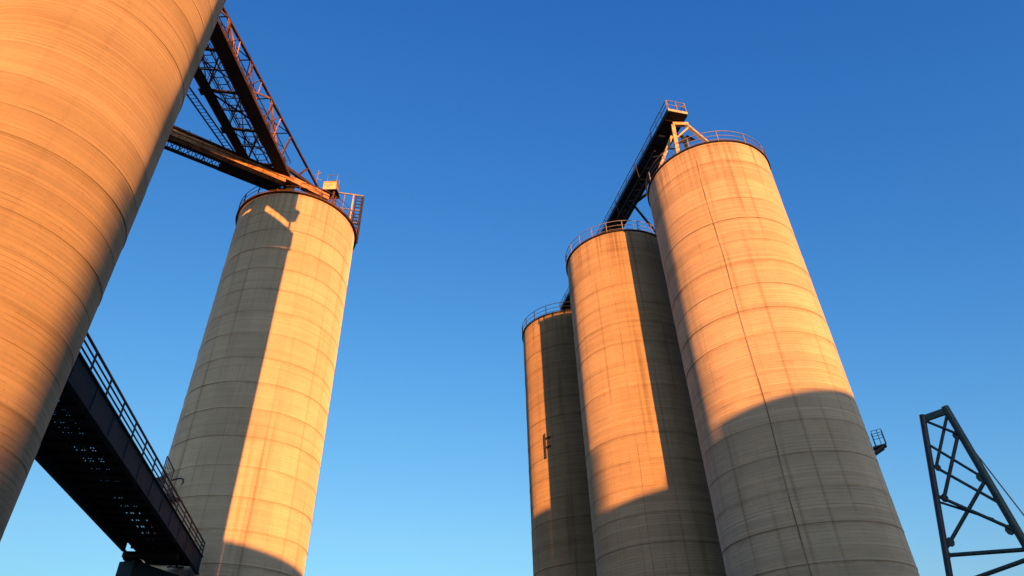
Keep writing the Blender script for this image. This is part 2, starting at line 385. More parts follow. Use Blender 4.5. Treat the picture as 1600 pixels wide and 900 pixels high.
for i, y in enumerate(ys):
    m = MB(); m.bar(BLp(y), BRp(y + 0.5), 0.16, 0.2); child(m, 'cross_beam', M['dark'], br)
    m = MB(); m.bar(BRp(y), TRp(y + 0.4), 0.13, 0.13); child(m, 'post', M['rust'], br)
    m = MB(); m.bar(BLp(y), TLp(y), 0.08, 0.08); child(m, 'post', M['dark'], br)
    m = MB(); m.bar(TLp(y), TRp(y), 0.07, 0.07); child(m, 'cross_beam', M['dark'], br)
    if i < 7:
        y2 = ys[i + 1]; ym = (y + y2) / 2
        m = MB(); m.bar(BRp(y), BLp(y2), 0.06, 0.06) if i % 2 else m.bar(BLp(y), BRp(y2), 0.06, 0.06); child(m, 'diagonal_brace', M['dark'], br)
        m = MB(); m.bar(BLp(ym), BRp(ym + 0.3), 0.07, 0.09); child(m, 'cross_beam', M['dark'], br)
        m = MB(); m.bar(BLp(ym) + V((0, 0, 0.1)), BLp(y, 42.6).lerp(BRp(y2, 42.6), 0.5), 0.05, 0.05); child(m, 'diagonal_brace', M['dark'], br)
        m = MB(); m.bar(BRp(y) + V((0.2, 0, 0.2)), TRp(ym) , 0.06, 0.06); child(m, 'diagonal_brace', M['rust'], br)
        m = MB(); m.bar(TRp(y), BRp(ym) + V((0.2, 0, 0.2)), 0.05, 0.05); child(m, 'diagonal_brace', M['rust'], br)
        m = MB(); m.bar(BRp(ym, 42.9), TRp(ym + 0.2), 0.06, 0.06); child(m, 'post', M['rust_pale'], br)
        m = MB(); m.tube([TLp(y, 45.2), TLp(ym, 44.7) + V((0.5, 0, 0)), TLp(y2, 45.2)], 0.03, 6); child(m, 'cable', M['dark'], br)
        m = MB(); m.tube([BRp(y, 44.3), BRp(ym, 43.9) + V((-0.9, 0, 0)), BRp(y2, 44.3)], 0.03, 6); child(m, 'cable', M['dark'], br)
        m = MB(); m.bar(BLp(y), BRp(y2), 0.10, 0.10) if i % 2 else m.bar(BRp(y), BLp(y2), 0.10, 0.10)
        child(m, 'diagonal_brace', M['dark'], br)
        m = MB(); m.bar(BRp(y), TRp(y2), 0.13, 0.12) if i % 2 else m.bar(TRp(y), BRp(y2), 0.13, 0.12)
        child(m, 'diagonal_brace', M['rust_pale'], br)
        m = MB(); m.bar(TLp(y), TRp(y2), 0.06, 0.06) if i % 2 == 0 else m.bar(TRp(y), TLp(y2), 0.06, 0.06)
        child(m, 'diagonal_brace', M['dark'], br)
        m = MB(); m.bar(BLp(y), TLp(y2), 0.07, 0.07) if i % 2 else m.bar(TLp(y), BLp(y2), 0.07, 0.07)
        child(m, 'diagonal_brace', M['dark'], br)
m = MB(); m.bar(BRp(37.2), TRp(44.4), 0.26, 0.28); child(m, 'end_brace', M['rust'], br)
m = MB(); m.bar(TRp(44.4), (TRp(44.4).x, 44.4, 41.2), 0.2, 0.2); child(m, 'post', M['rust'], br)
m = MB(); m.bar(BRp(39.6), TRp(41.3), 0.16, 0.16); child(m, 'post', M['rust'], br)
# belt, idler frames and walkway inside the truss, with lattice rails
m = MB()
for dx in (0.75, 1.55):
    m.bar(BLp(9) + V((dx, 0, 0.35)), BLp(38.5) + V((dx, 0, 0.35)), 0.06, 0.12)
y = 9.4
while y < 38.3:
    m.bar(BLp(y) + V((0.75, 0, 0.35)), BLp(y) + V((1.55, 0, 0.35)), 0.05, 0.05)
    m.bar(BLp(y) + V((0.78, 0, 0.35)), BLp(y) + V((0.78, 0, 0.9)), 0.035, 0.035)
    m.bar(BLp(y) + V((1.52, 0, 0.35)), BLp(y) + V((1.52, 0, 0.9)), 0.035, 0.035)
    y += 0.62
child(m, 'idler_frame', M['dark'], br)
m = MB()
for z in (43.6, 44.2): m.bar(BLp(9, z) + V((0.16, 0, 0)), BLp(37, z) + V((0.16, 0, 0)), 0.045, 0.045)
for z in (43.55, 44.05): m.bar(BRp(9, z) + V((-0.55, 0, 0)), BRp(39.5, z) + V((-0.55, 0, 0)), 0.045, 0.045)
y = 9.5
while y < 37:
    m.bar(BLp(y, 42.7) + V((0.16, 0, 0)), BLp(y, 44.2) + V((0.16, 0, 0)), 0.04, 0.04)
    m.bar(BRp(y, 42.7) + V((-0.55, 0, 0)), BRp(y, 44.05) + V((-0.55, 0, 0)), 0.04, 0.04)
    y += 1.25
child(m, 'railing', M['dark'], br)
# expanded-metal guard between the lower right chord and mid height of the side
m = MB()
def gp(y, k): a, b = BRp(y, 42.98), TRp(y + 0.3, 46.0); return a.lerp(b, k)
y = 20.0
while y < 38.6:
    for k0, k1 in ((0.03, 0.21), (0.21, 0.39)):
        m.bar(gp(y, k0), gp(y + 0.42, k1), 0.018, 0.018); m.bar(gp(y + 0.42, k0), gp(y, k1), 0.018, 0.018)
    y += 0.42
m.bar(gp(20, 0.4), gp(38.8, 0.4), 0.05, 0.05)
child(m, 'mesh_guard', M['dark'], br)
# gusset plates
for y in ys[3:]:
    m = MB(); m.bar(BRp(y) + V((0.485, -0.35, 0.15)), BRp(y) + V((0.485, 0.35, 0.15)), 0.03, 0.5); child(m, 'gusset_plate', M['rust'], br)
    m = MB(); m.bar(BLp(y) + V((0, -0.3, -0.22)), BLp(y) + V((0, 0.3, -0.22)), 0.95, 0.03); child(m, 'gusset_plate', M['dark'], br)

# ladder-like cable tray slung beside the bridge
ct = thing('cable_tray', 'thin dark ladder-like cable tray slanting beside the truss bridge on the left', 'cable tray', (-23.4, 31.0, 42.6))
p0, p1 = V((-23.9, 27.3, 43.2)), V((-22.0, 36.4, 42.6))
m = MB()
for o_ in (0.0, 0.55): m.bar(p0 + V((-o_, 0, 0)), p1 + V((-o_, 0, 0)), 0.08, 0.1)
child(m, 'side_rail', M['dark'], ct)
for i in range(30):
    p = p0.lerp(p1, i / 29); m = MB(); m.bar(p, p + V((-0.55, 0, 0)), 0.03, 0.03); child(m, 'rung', M['dark'], ct)

# ------------------------------------------------------------------ cross conveyor: lit beam with a lattice walkway under it
cb = thing('cross_conveyor', 'orange sunlit box beam conveyor with lattice walkway, crossing in front of pale silo top', 'conveyor', (-22, 36, 41.8))
q0, q1 = V((-33.0, 28.1, 41.85)), V((-18.6, 38.75, 41.85))
dq = (q1 - q0).normalized(); nq = V((dq.y, -dq.x, 0))
m = MB(); m.bar(q0, q1, 0.42, 0.80); child(m, 'box_beam', M['rust_pale'], cb)
m = MB()
for i in range(15):
    a = q0.lerp(q1, (i + 0.4) / 15) + nq * 0.225
    m.bar(a + V((0, 0, -0.38)), a + V((0, 0, 0.38)), 0.04, 0.06, tuple(nq))
m.bar(q0 + nq * 0.24 + V((0, 0, -0.39)), q1 + nq * 0.24 + V((0, 0, -0.39)), 0.10, 0.04)
m.bar(q0 + nq * 0.24 + V((0, 0, 0.1)), q1 + nq * 0.24 + V((0, 0, 0.1)), 0.05, 0.05)
child(m, 'stiffener', M['rust'], cb)
m = MB(); m.bar(q1 + V((0, 0, 0.35)) + dq * 0.02, V((-15.7, 41.3, 42.15)), 0.45, 0.6); child(m, 'head_beam', M['rust_pale'], cb)
m = MB(); m.bar(q0 + V((0, 0, 0.52)), q1 + V((0, 0, 0.52)), 0.7, 0.06); child(m, 'cover_plate', M['rust'], cb)
k0, k1 = q0 - nq * 1.0, q1 - nq * 1.0
for off, z, ww in ((-0.55, -0.15, 0.14), (-1.5, -0.15, 0.2)):
    m = MB(); m.bar(q0 + nq * off + V((0, 0, z)), q1 + nq * off + V((0, 0, z)), ww, 0.22); child(m, 'walkway_stringer', M['rust'] if off < -1 else M['dark'], cb)
m = MB()
L = (q1 - q0).length; s_ = 0.0
while s_ < L - 0.6:
    a = q0 + dq * s_ + V((0, 0, -0.15))
    m.bar(a - nq * 0.55, a - nq * 1.5 + dq * 0.6, 0.05, 0.05); m.bar(a - nq * 1.5, a - nq * 0.55 + dq * 0.6, 0.05, 0.05)
    m.bar(a - nq * 0.55, a - nq * 1.5, 0.06, 0.06)
    s_ += 0.6
child(m, 'walkway_lattice', M['dark'], cb)
m = MB(); a0 = q0.lerp(q1, 0.72); m.bar(a0 - nq * 1.2 + V((0, 0, -0.2)), q1 - nq * 1.2 + V((0, 0, -0.2)), 0.85, 0.12); child(m, 'deck_plate', M['dark'], cb)
for z in (0.55, 1.05):
    m = MB(); m.bar(q0 - nq * 1.5 + V((0, 0, z)), q1 - nq * 1.5 + V((0, 0, z)), 0.05, 0.05); child(m, 'rail', M['dark'], cb)
for i in range(10):
    a = q0.lerp(q1, (i + 0.5) / 10) - nq * 1.5
    m = MB(); m.bar(a + V((0, 0, -0.1)), a + V((0, 0, 1.07)), 0.05, 0.05); child(m, 'post', M['dark'], cb)
for z in (1.15,):
    m = MB(); m.bar(q0 + V((0, 0, z)), q1 - dq * 5 + V((0, 0, z - 0.3)), 0.05, 0.05); child(m, 'rail', M['dark'], cb)
for i in range(6):
    a = q0.lerp(q1, 0.2 + 0.09 * i)
    m = MB(); m.bar(a + V((0, 0, 0.5)), a + V((0, 0, 1.1)), 0.04, 0.04); child(m, 'post', M['dark'], cb)
# bent carrying the beam on the silo's roof edge
m = MB(); m.bar((-18.9, 39.75, 41.1), (-18.9, 39.75, 41.9), 1.5, 0.35, (0, 1, 0)); child(m, 'bearing_block', M['dark'], cb)

# ------------------------------------------------------------------ machinery on the pale silo
dh = thing('drive_cabinet', 'buff sheet-metal drive cabinet with a small rail on the pale silo roof', 'machine housing', (-16.6, 43.9, 41.3))
m = MB(); m.bar((-17.2, 43.95, 45.9), (-16.0, 43.95, 45.9), 0.9, 1.05); child(m, 'cabinet', M['cabinet'], dh)
m = MB(); m.bar((-17.25, 43.95, 46.45), (-15.95, 43.95, 46.45), 1.0, 0.05); child(m, 'lid', M['ochre'], dh)
for x in (-17.1, -16.1):
    for y in (43.6, 44.3):
        m = MB(); m.bar((x, y, 41.2), (x, y, 45.4), 0.13, 0.13); child(m, 'leg', M['rust'], dh)
m = MB(); m.bar((-17.5, 43.95, 45.3), (-15.8, 43.95, 45.3), 1.2, 0.12); child(m, 'platform', M['dark'], dh)
m = MB(); m.bar((-17.1, 43.6, 42.0), (-16.1, 43.6, 44.9), 0.09, 0.09); m.bar((-16.1, 43.6, 42.0), (-17.1, 43.6, 44.9), 0.09, 0.09); child(m, 'brace', M['rust'], dh)
m = MB()
m.tube([(-16.95, 43.6, 46.45), (-16.95, 43.6, 47.4), (-16.05, 43.6, 47.4), (-16.05, 43.6, 46.45)], 0.04, 6)
m.tube([(-16.95, 44.3, 46.45), (-16.95, 44.3, 47.4), (-16.05, 44.3, 47.4), (-16.05, 44.3, 46.45)], 0.04, 6)
child(m, 'railing', M['galv'], dh)
m = MB(); m.bar((-16.6, 43.9, 41.8), (-16.6, 43.9, 43.4), 1.3, 1.1, (0, 1, 0)); child(m, 'hopper', M['dark'], dh)

ant = thing('lightning_rod', 'thin pale rod with short cross arms beside the drive cabinet', 'lightning rod', (-17.9, 43.5, 41.2))
m = MB(); m.tube([(-17.9, 43.5, 41.2), (-17.9, 43.5, 45.0), (-17.9, 43.5, 48.0)], 0.045, 6); child(m, 'mast', M['galv'], ant)
m = MB(); m.tube([(-18.2, 43.5, 47.4), (-17.6, 43.5, 47.7)], 0.03, 6); m.tube([(-17.9, 43.3, 46.7), (-17.4, 43.5, 46.7)], 0.03, 6); child(m, 'arm', M['galv'], ant)
m = MB(); m.bar((-17.75, 43.5, 44.6), (-17.75, 43.5, 45.7), 0.28, 0.22, (0, 1, 0)); child(m, 'junction_box', M['galv'], ant)

lt = thing('ladder_frame', 'steel access frame with a dark ladder at the right edge of the pale silo roof', 'ladder', (-15.0, 45.8, 41.2))
m = MB(); m.bar((-16.6, 45.4, 46.95), (-14.1, 46.05, 46.95), 0.1, 0.14); m.bar((-16.6, 45.4, 45.0), (-14.1, 46.05, 45.0), 0.07, 0.08); m.bar((-16.6, 45.4, 43.4), (-14.1, 46.05, 43.4), 0.07, 0.08); child(m, 'top_rail', M['galv'], lt)
for x, y, mt, ww in ((-16.55, 45.41, 'galv', 0.08), (-15.75, 45.62, 'galv', 0.06), (-14.95, 45.83, 'ochre', 0.12)):
    m = MB(); m.bar((x, y, 41.1), (x, y, 46.95), ww, ww); child(m, 'post', M[mt], lt)
for x, y, ww in ((-14.72, 45.89, 0.10), (-14.12, 46.04, 0.24)):
    m = MB(); m.bar((x, y, 41.0), (x, y, 46.85), ww, 0.12); child(m, 'stile', M['dark'], lt)
for i in range(13):
    m = MB(); m.bar((-14.72, 45.89, 41.6 + i * 0.42), (-14.12, 46.04, 41.6 + i * 0.42), 0.07, 0.07); child(m, 'rung', M['dark'], lt)
m = MB(); m.bar((-16.5, 45.43, 41.3), (-15.0, 45.8, 44.9), 0.07, 0.07); m.bar((-15.0, 45.8, 41.3), (-16.5, 45.43, 44.9), 0.07, 0.07); child(m, 'brace', M['rust'], lt)

# service platform on the pale silo's side, behind the footbridge
pf = thing('service_platform', 'small dark platform with a mesh gate and hooked pipe on the pale silo wall', 'platform', (-21.3, 39.6, 15.6), 'small service platforms on the silos')
m = MB(); m.bar((-22.7, 39.6, 15.5), (-20.9, 38.95, 15.5), 1.3, 0.16); child(m, 'deck', M['rail_dark'], pf)
m = MB(); m.bar((-22.6, 39.3, 15.6), (-21.5, 38.9, 15.6), 0.05, 0.1)
m.bar((-22.55, 39.0, 16.1), (-21.3, 38.55, 16.1), 0.06, 1.05); child(m, 'kick_panel', M['rail_dark'], pf)
m = MB()
fr = [(-21.75, 38.85), (-20.95, 38.6)]
(ax, ay), (bx, by) = fr
m.bar((ax, ay, 15.55), (ax, ay, 18.0), 0.05, 0.05); m.bar((bx, by, 15.55), (bx, by, 17.0), 0.05, 0.05); m.bar((ax, ay, 18.0), (bx, by, 17.0), 0.05, 0.05)
for i in range(1, 6):
    t = i / 6; m.bar((ax + (bx - ax) * t, ay + (by - ay) * t, 15.7), (ax + (bx - ax) * t, ay + (by - ay) * t, 18.0 - t), 0.02, 0.02)
for i in range(1, 5): m.bar((ax, ay, 15.6 + i * 0.42), (bx, by, 15.6 + i * 0.36), 0.02, 0.02)
child(m, 'mesh_gate', M['rail_dark'], pf)
m = MB(); m.tube([(-21.0, 38.65, 16.35), (-20.6, 38.55, 16.42), (-20.3, 38.5, 16.42), (-20.15, 38.48, 16.32), (-20.12, 38.47, 16.1), (-20.2, 38.46, 16.0)], 0.05, 8); child(m, 'hooked_pipe', M['rail_dark'], pf, smooth=60)
for x in (-22.4, -21.2):
    m = MB(); m.bar((x, 38.9, 15.45), (x + 0.2, 40.5, 14.3), 0.1, 0.1); child(m, 'bracket', M['rail_dark'], pf)

# ------------------------------------------------------------------ footbridge low on the left
fb = thing('footbridge', 'dark slate steel footbridge seen from below, between near and pale silos', 'footbridge', (-16, 28, 11.0))
W0 = V((-12.2, 13.35, 0)); Wd = V((-5.17, 22.11, 0)).normalized(); We = V((-18.24, 39.16, 0))
Wn = V((-Wd.y, Wd.x, 0))                      # to the left of travel
Lw = (We - W0).length
def wp(s, l, z): p = W0 + Wd * s + Wn * l; return V((p.x, p.y, z))
m = MB(); m.bar(wp(0, 0, 11.53), wp(Lw, 0, 11.53), 0.06, 0.86)
for z in (11.99, 11.07): m.bar(wp(0, 0, z), wp(Lw, 0, z), 0.2, 0.05)
s_ = 1.5
while s_ < Lw: m.bar(wp(s_, -0.045, 11.1), wp(s_, -0.045, 11.96), 0.03, 0.05, tuple(Wd)); s_ += 2.05
child(m, 'girder', M['slate'], fb)
m = MB(); m.bar(wp(0, 2.75, 11.53), wp(Lw - 4.5, 2.75, 11.53), 0.06, 0.86)
for z in (11.99, 11.07): m.bar(wp(0, 2.75, z), wp(Lw - 4.5, 2.75, z), 0.2, 0.05)
child(m, 'girder', M['slate'], fb)
m = MB(); s_ = 0.6
while s_ < Lw - 0.3:
    m.bar(wp(s_, 0.05, 11.42), wp(s_, 2.7, 11.42), 0.08, 0.10); s_ += 1.05
child(m, 'joist', M['soffit'], fb)
m = MB()
# deck: plates along both edges, open bar grating down the middle
m.bar(wp(0, 0.5, 11.5), wp(Lw, 0.5, 11.5), 0.86, 0.05); m.bar(wp(0, 2.22, 11.5), wp(Lw, 2.22, 11.5), 0.96, 0.05)
s_ = 0.0; rnd = random.Random(3)
while s_ < Lw:                       # one bay between joists: bars with ragged open slots
    nb = 5 if s_ < 9 else (4 if s_ < 14 else 2)
    for i in range(nb):
        a0, a1 = s_ + 1.05 * i / nb, s_ + 1.05 * (i + 1) / nb
        gap = rnd.choice((0.0, 0.5, 0.9, 1.0, 0.8)) * (0.15 if s_ < 9 else (0.2 if s_ < 14 else 0.42))
        m.bar(wp((a0 + a1 - gap) / 2, 0.9, 11.5), wp((a0 + a1 - gap) / 2, 1.78, 11.5), max(0.05, a1 - a0 - gap), 0.05)
        if gap:                      # clutter half closing the slot
            l0 = rnd.uniform(0.9, 1.4); m.bar(wp(a1 - gap / 2, l0, 11.53), wp(a1 - gap / 2, l0 + rnd.uniform(0.06, 0.25), 11.53), gap * 0.8, 0.03)
    s_ += 1.05
for k in range(10): m.bar(wp(0, 0.94 + 0.09 * k, 11.555), wp(Lw, 0.94 + 0.09 * k, 11.555), 0.042, 0.03)
m.bar(wp(0, 1.2, 11.47), wp(Lw, 1.2, 11.47), 0.06, 0.08); m.bar(wp(0, 1.52, 11.47), wp(Lw, 1.52, 11.47), 0.05, 0.08)
child(m, 'deck', M['soffit'], fb)
rl = MB()
for z, rad in ((12.74, 0.045), (12.50, 0.03), (12.27, 0.03)): rl.tube([wp(0.2, 0, z), wp(Lw - 0.05, 0, z)], rad, 8)
rail = child(rl, 'railing', M['rail_dark'], fb)
s_ = 1.2
while s_ < Lw:
    p = MB(); p.bar(wp(s_, 0, 12.015), wp(s_, 0, 12.74), 0.05, 0.05); child(p, 'post', M['rail_dark'], rail); s_ += 1.75
p = MB(); p.bar(wp(Lw - 0.06, 0, 12.015), wp(Lw - 0.06, 0, 12.74), 0.06, 0.06); child(p, 'post', M['rail_dark'], rail)

pr = thing('support_pier', 'dark steel-clad pier under the far end of the footbridge', 'pier', (-18.6, 38.0, 0))
m = MB()
pa, pb = wp(Lw - 4.3, 2.2, 0), wp(Lw - 0.15, 0.1, 0)
pd = (pb - pa); pdn = pd.normalized(); pnn = V((-pdn.y, pdn.x, 0))
m.prism([pa, pb, pb + pnn * 0.9, pa + pnn * 0.9], (0, 0, 10.7)); child(m, 'shaft', M['slate'], pr)
m = MB(); m.bar(wp(Lw - 4.4, 2.5, 10.86), wp(Lw - 0.3, 2.5, 10.86), 0.5, 0.3); m.bar(wp(Lw - 4.4, 2.75, 10.9), wp(Lw - 4.4, 0.2, 10.9), 0.5, 0.28); child(m, 'bearing_shelf', M['soffit'], pr)

# ------------------------------------------------------------------ conveyor gallery over the right-hand row
cg = thing('conveyor_gallery', 'dark conveyor gallery on legs running above the right-hand silo row, railed end platform', 'conveyor', (12, 44, 46.5))
g0 = V((13.80, 36.65, 46.5)); gd = V((-math.sin(math.radians(15)), math.cos(math.radians(15)), 0)); gn = V((gd.y, -gd.x, 0))
GL = 30.6; GW = 1.68
def gq(s, l, z): p = g0 + gd * s + gn * l; return V((p.x, p.y, z))
m = MB(); m.bar(gq(0.0, GW / 2, 46.56), gq(GL, GW / 2, 46.56), GW, 0.12); child(m, 'soffit', M['soffit'], cg)
m = MB()
for s in [0.9 + 1.5 * i for i in range(20)]: m.bar(gq(s, 0.04, 46.45), gq(s, GW - 0.04, 46.45), 0.1, 0.1)
child(m, 'joist', M['soffit'], cg)
for l in (-0.04, GW + 0.04):
    m = MB(); m.bar(gq(0, l, 46.62), gq(GL, l, 46.62), 0.08, 0.36); child(m, 'side_beam', M['slate'], cg)
m = MB(); m.bar(gq(-0.05, -0.06, 46.63), gq(-0.05, GW + 0.06, 46.63), 0.08, 0.26); child(m, 'end_plate', M['ochre'], cg)
m = MB(); m.bar(gq(2.8, GW * 0.55, 47.25), gq(GL - 1, GW * 0.55, 47.25), 0.9, 0.9); child(m, 'belt_hood', M['dark'], cg)
def railrun(p, q, n, mat, h=1.15, extra=()):
    rr = MB()
    for z, rad in ((h, 0.04), (h * 0.52, 0.03)) + tuple(extra): rr.tube([p + V((0, 0, z)), q + V((0, 0, z))], rad, 6)
    ro = child(rr, 'railing', mat, cg)
    for i in range(n + 1):
        a = p.lerp(q, i / n); pp = MB(); pp.bar(a, a + V((0, 0, h + 0.03)), 0.06, 0.06); child(pp, 'post', mat, ro)
z0 = 46.76
railrun(gq(-0.05, 0, z0), gq(-0.05, GW, z0), 2, M['galv'])
railrun(gq(0.05, -0.04, z0), gq(3.3, -0.04, z0), 3, M['galv'])
railrun(gq(3.4, -0.04, z0), gq(GL, -0.04, z0), 14, M['galv'], 0.85, ((0.2, 0.03),))
railrun(gq(0.05, GW + 0.04, z0), gq(GL, GW + 0.04, z0), 14, M['galv'])
m = MB(); m.bar(gq(-0.05, GW * 0.62, z0 + 1.0), gq(-0.05, GW * 0.8, z0 + 0.55), 0.05, 0.05); m.bar(gq(-0.05, GW * 0.8, z0 + 0.55), gq(-0.05, GW, z0 + 1.0), 0.05, 0.05); child(m, 'safety_chain', M['galv'], cg)
m = MB(); m.bar(gq(2.55, 0.25, 46.43), gq(2.55, 0.8, 46.43), 0.2, 0.1); child(m, 'lamp_bracket', M['ochre'], cg)
# legs on the middle and far roofs
for s, sh in ((14.6, 40.9), (27.6, 41.0)):
    for l in (0.15, GW - 0.15):
        m = MB(); m.bar(gq(s, l, sh), gq(s, l, 46.5), 0.2, 0.2); child(m, 'leg', M['dark'], cg)
    m = MB(); m.bar(gq(s, 0.15, sh + 0.6), gq(s, GW - 0.15, 46.0), 0.1, 0.1); child(m, 'leg_brace', M['dark'], cg)

# lattice pipe rack hung beside the gallery
pk = thing('pipe_rack', 'dark lattice pipe rack slung under the gallery, between the middle and largest silos', 'pipe rack', (12.0, 45.5, 44.0))
def kp(s, l, z): p = V((12.75, 41.2, 0)) + gd * s + gn * l; return V((p.x, p.y, z))
for l, z, ww in ((0.0, 44.0, 0.30), (-0.62, 44.35, 0.14)):
    m = MB(); m.bar(kp(-2, l, z), kp(21, l, z), ww, ww); child(m, 'chord', M['dark'], pk)
m = MB(); s_ = -1.9
while s_ < 20.5:
    m.bar(kp(s_, 0, 44.05), kp(s_ + 0.7, -0.62, 44.35), 0.08, 0.08); m.bar(kp(s_ + 0.7, -0.62, 44.35), kp(s_ + 1.4, 0, 44.05), 0.08, 0.08); s_ += 1.4
child(m, 'lacing', M['slate'], pk)
for s in (1.5, 6.5, 11.5, 16.5):
    m = MB(); m.bar(kp(s, -0.5, 44.2), kp(s, -0.7, 46.45), 0.08, 0.08); child(m, 'hanger', M['dark'], pk)
m = MB(); m.bar((11.75, 45.6, 44.0), (14.3, 49.35, 44.0), 0.18, 0.18); child(m, 'strut', M['slate'], pk)
m = MB(); m.bar((14.3, 49.35, 41.0), (14.3, 49.35, 44.1), 0.2, 0.2); child(m, 'post', M['dark'], pk)
m = MB(); m.bar((11.6, 45.4, 44.1), (13.4, 43.6, 44.4), 0.2, 0.2); child(m, 'strut', M['dark'], pk)

# ochre trestle carrying the gallery's end on the largest silo
tf = thing('trestle', 'ochre steel trestle with splayed legs on the largest silo roof, under gallery end', 'trestle', (14.6, 37.8, 41.1))
T1, T2, T3 = V((14.30, 37.85, 46.25)), V((15.50, 37.95, 46.25)), V((14.45, 39.1, 46.25))
m = MB(); m.bar(T1, T2 + V((0.15, 0, 0)), 0.28, 0.34); child(m, 'cap_beam', M['ochre'], tf)
foot1 = V((13.86, 37.28, 41.2)); foot2 = V((16.30, 36.0, 41.2)); foot3 = V((12.40, 38.3, 41.2)); foot4 = V((16.6, 41.0, 41.2))
m = MB(); m.bar(T1 - V((0, 0, .17)), foot1, 0.30, 0.26); child(m, 'leg', M['ochre'], tf)
m = MB(); m.bar(T2 - V((0, 0, .05)), foot2, 0.30, 0.26); child(m, 'leg', M['ochre'], tf)
m = MB(); m.bar(T3, foot3, 0.26, 0.22); child(m, 'leg', M['ochre'], tf)
m = MB(); m.bar(V((15.4, 39.2, 46.2)), foot4, 0.26, 0.22); child(m, 'leg', M['slate'], tf)
m = MB(); m.bar(T2.lerp(foot2, 0.12), T1.lerp(foot1, 0.44), 0.16, 0.14); child(m, 'brace', M['ochre'], tf)
m = MB(); m.bar(T3, V((15.4, 39.2, 46.25)), 0.2, 0.2); child(m, 'cap_beam', M['dark'], tf)
m = MB(); m.prism([T1.lerp(foot1, 0.42) + V((0.15, 0.6, 0)), T2.lerp(foot2, 0.5) + V((-0.1, 0.6, 0.2)), T2.lerp(foot2, 0.12) + V((-0.1, 0.6, -0.3))], (0, 0.06, 0)); child(m, 'chute_plate', M['dark'], tf)
m = MB(); m.bar(foot1.lerp(T1, 0.3) , foot3.lerp(T3, 0.6), 0.12, 0.12); child(m, 'brace', M['dark'], tf)

# ------------------------------------------------------------------ service platform on the right side of the largest silo
rp = thing('service_platform', 'tiny railed platform sticking out of the largest silo on its right side', 'platform', (21.4, 38.25, 16.5), 'small service platforms on the silos')
rd = V((0.90, -0.436, 0)); rt = V((0.436, 0.90, 0)); pc = V((C_[0], C_[1], 0))
def rq(r, t, z): p = pc + rd * r + rt * t; return V((p.x, p.y, z))
m = MB(); m.bar(rq(5.02, 0, 16.72), rq(5.75, 0, 16.78), 0.56, 0.09); child(m, 'deck', M['rail_dark'], rp)
for t in (-0.22, 0.22):
    m = MB(); m.bar(rq(4.95, t, 16.38), rq(5.6, t, 16.68), 0.1, 0.1); child(m, 'bracket', M['rail_dark'], rp)
rl = MB()
for z in (17.7, 17.35):
    rl.tube([rq(5.2, -0.27, z), rq(5.77, -0.27, z + .05), rq(5.77, 0.27, z + .05), rq(5.2, 0.27, z)], 0.017, 6)
rail = child(rl, 'railing', M['rail_dark'], rp)
for r, t in ((5.2, -0.27), (5.77, -0.27), (5.77, 0.27), (5.2, 0.27), (5.5, -0.27)):
    p = MB(); p.bar(rq(r, t, 16.78), rq(r, t, 17.72), 0.03, 0.03); child(p, 'post', M['rail_dark'], rail)

wb = thing('upright_bar', 'small dark upright bar with two arms on the sunlit strip of the far right-hand silo', 'bracket', (2.9, 59.2, 25.4))
m = MB(); m.bar((2.66, 59.55, 25.3), (2.66, 59.55, 27.75), 0.16, 0.16, (0, 1, 0)); child(m, 'upright', M['dark'], wb)  # dark upright bar with two short side arms
for z in (26.3, 27.2):
    m = MB(); m.bar((2.66, 59.55, z), (3.12, 59.18, z + 0.05), 0.14, 0.16); child(m, 'arm', M['dark'], wb)
m = MB(); m.bar((2.6, 59.6, 25.35), (2.75, 59.8, 25.35), 0.12, 0.12); m.bar((2.6, 59.6, 27.6), (2.75, 59.8, 27.6), 0.12, 0.12); child(m, 'wall_fixing', M['dark'], wb)

# ------------------------------------------------------------------ teal lattice mast, lower right
lm = thing('lattice_mast', 'dark teal tubular steel mast with crossed braces, lower right corner', 'mast', (14.0, 20.9, 0))
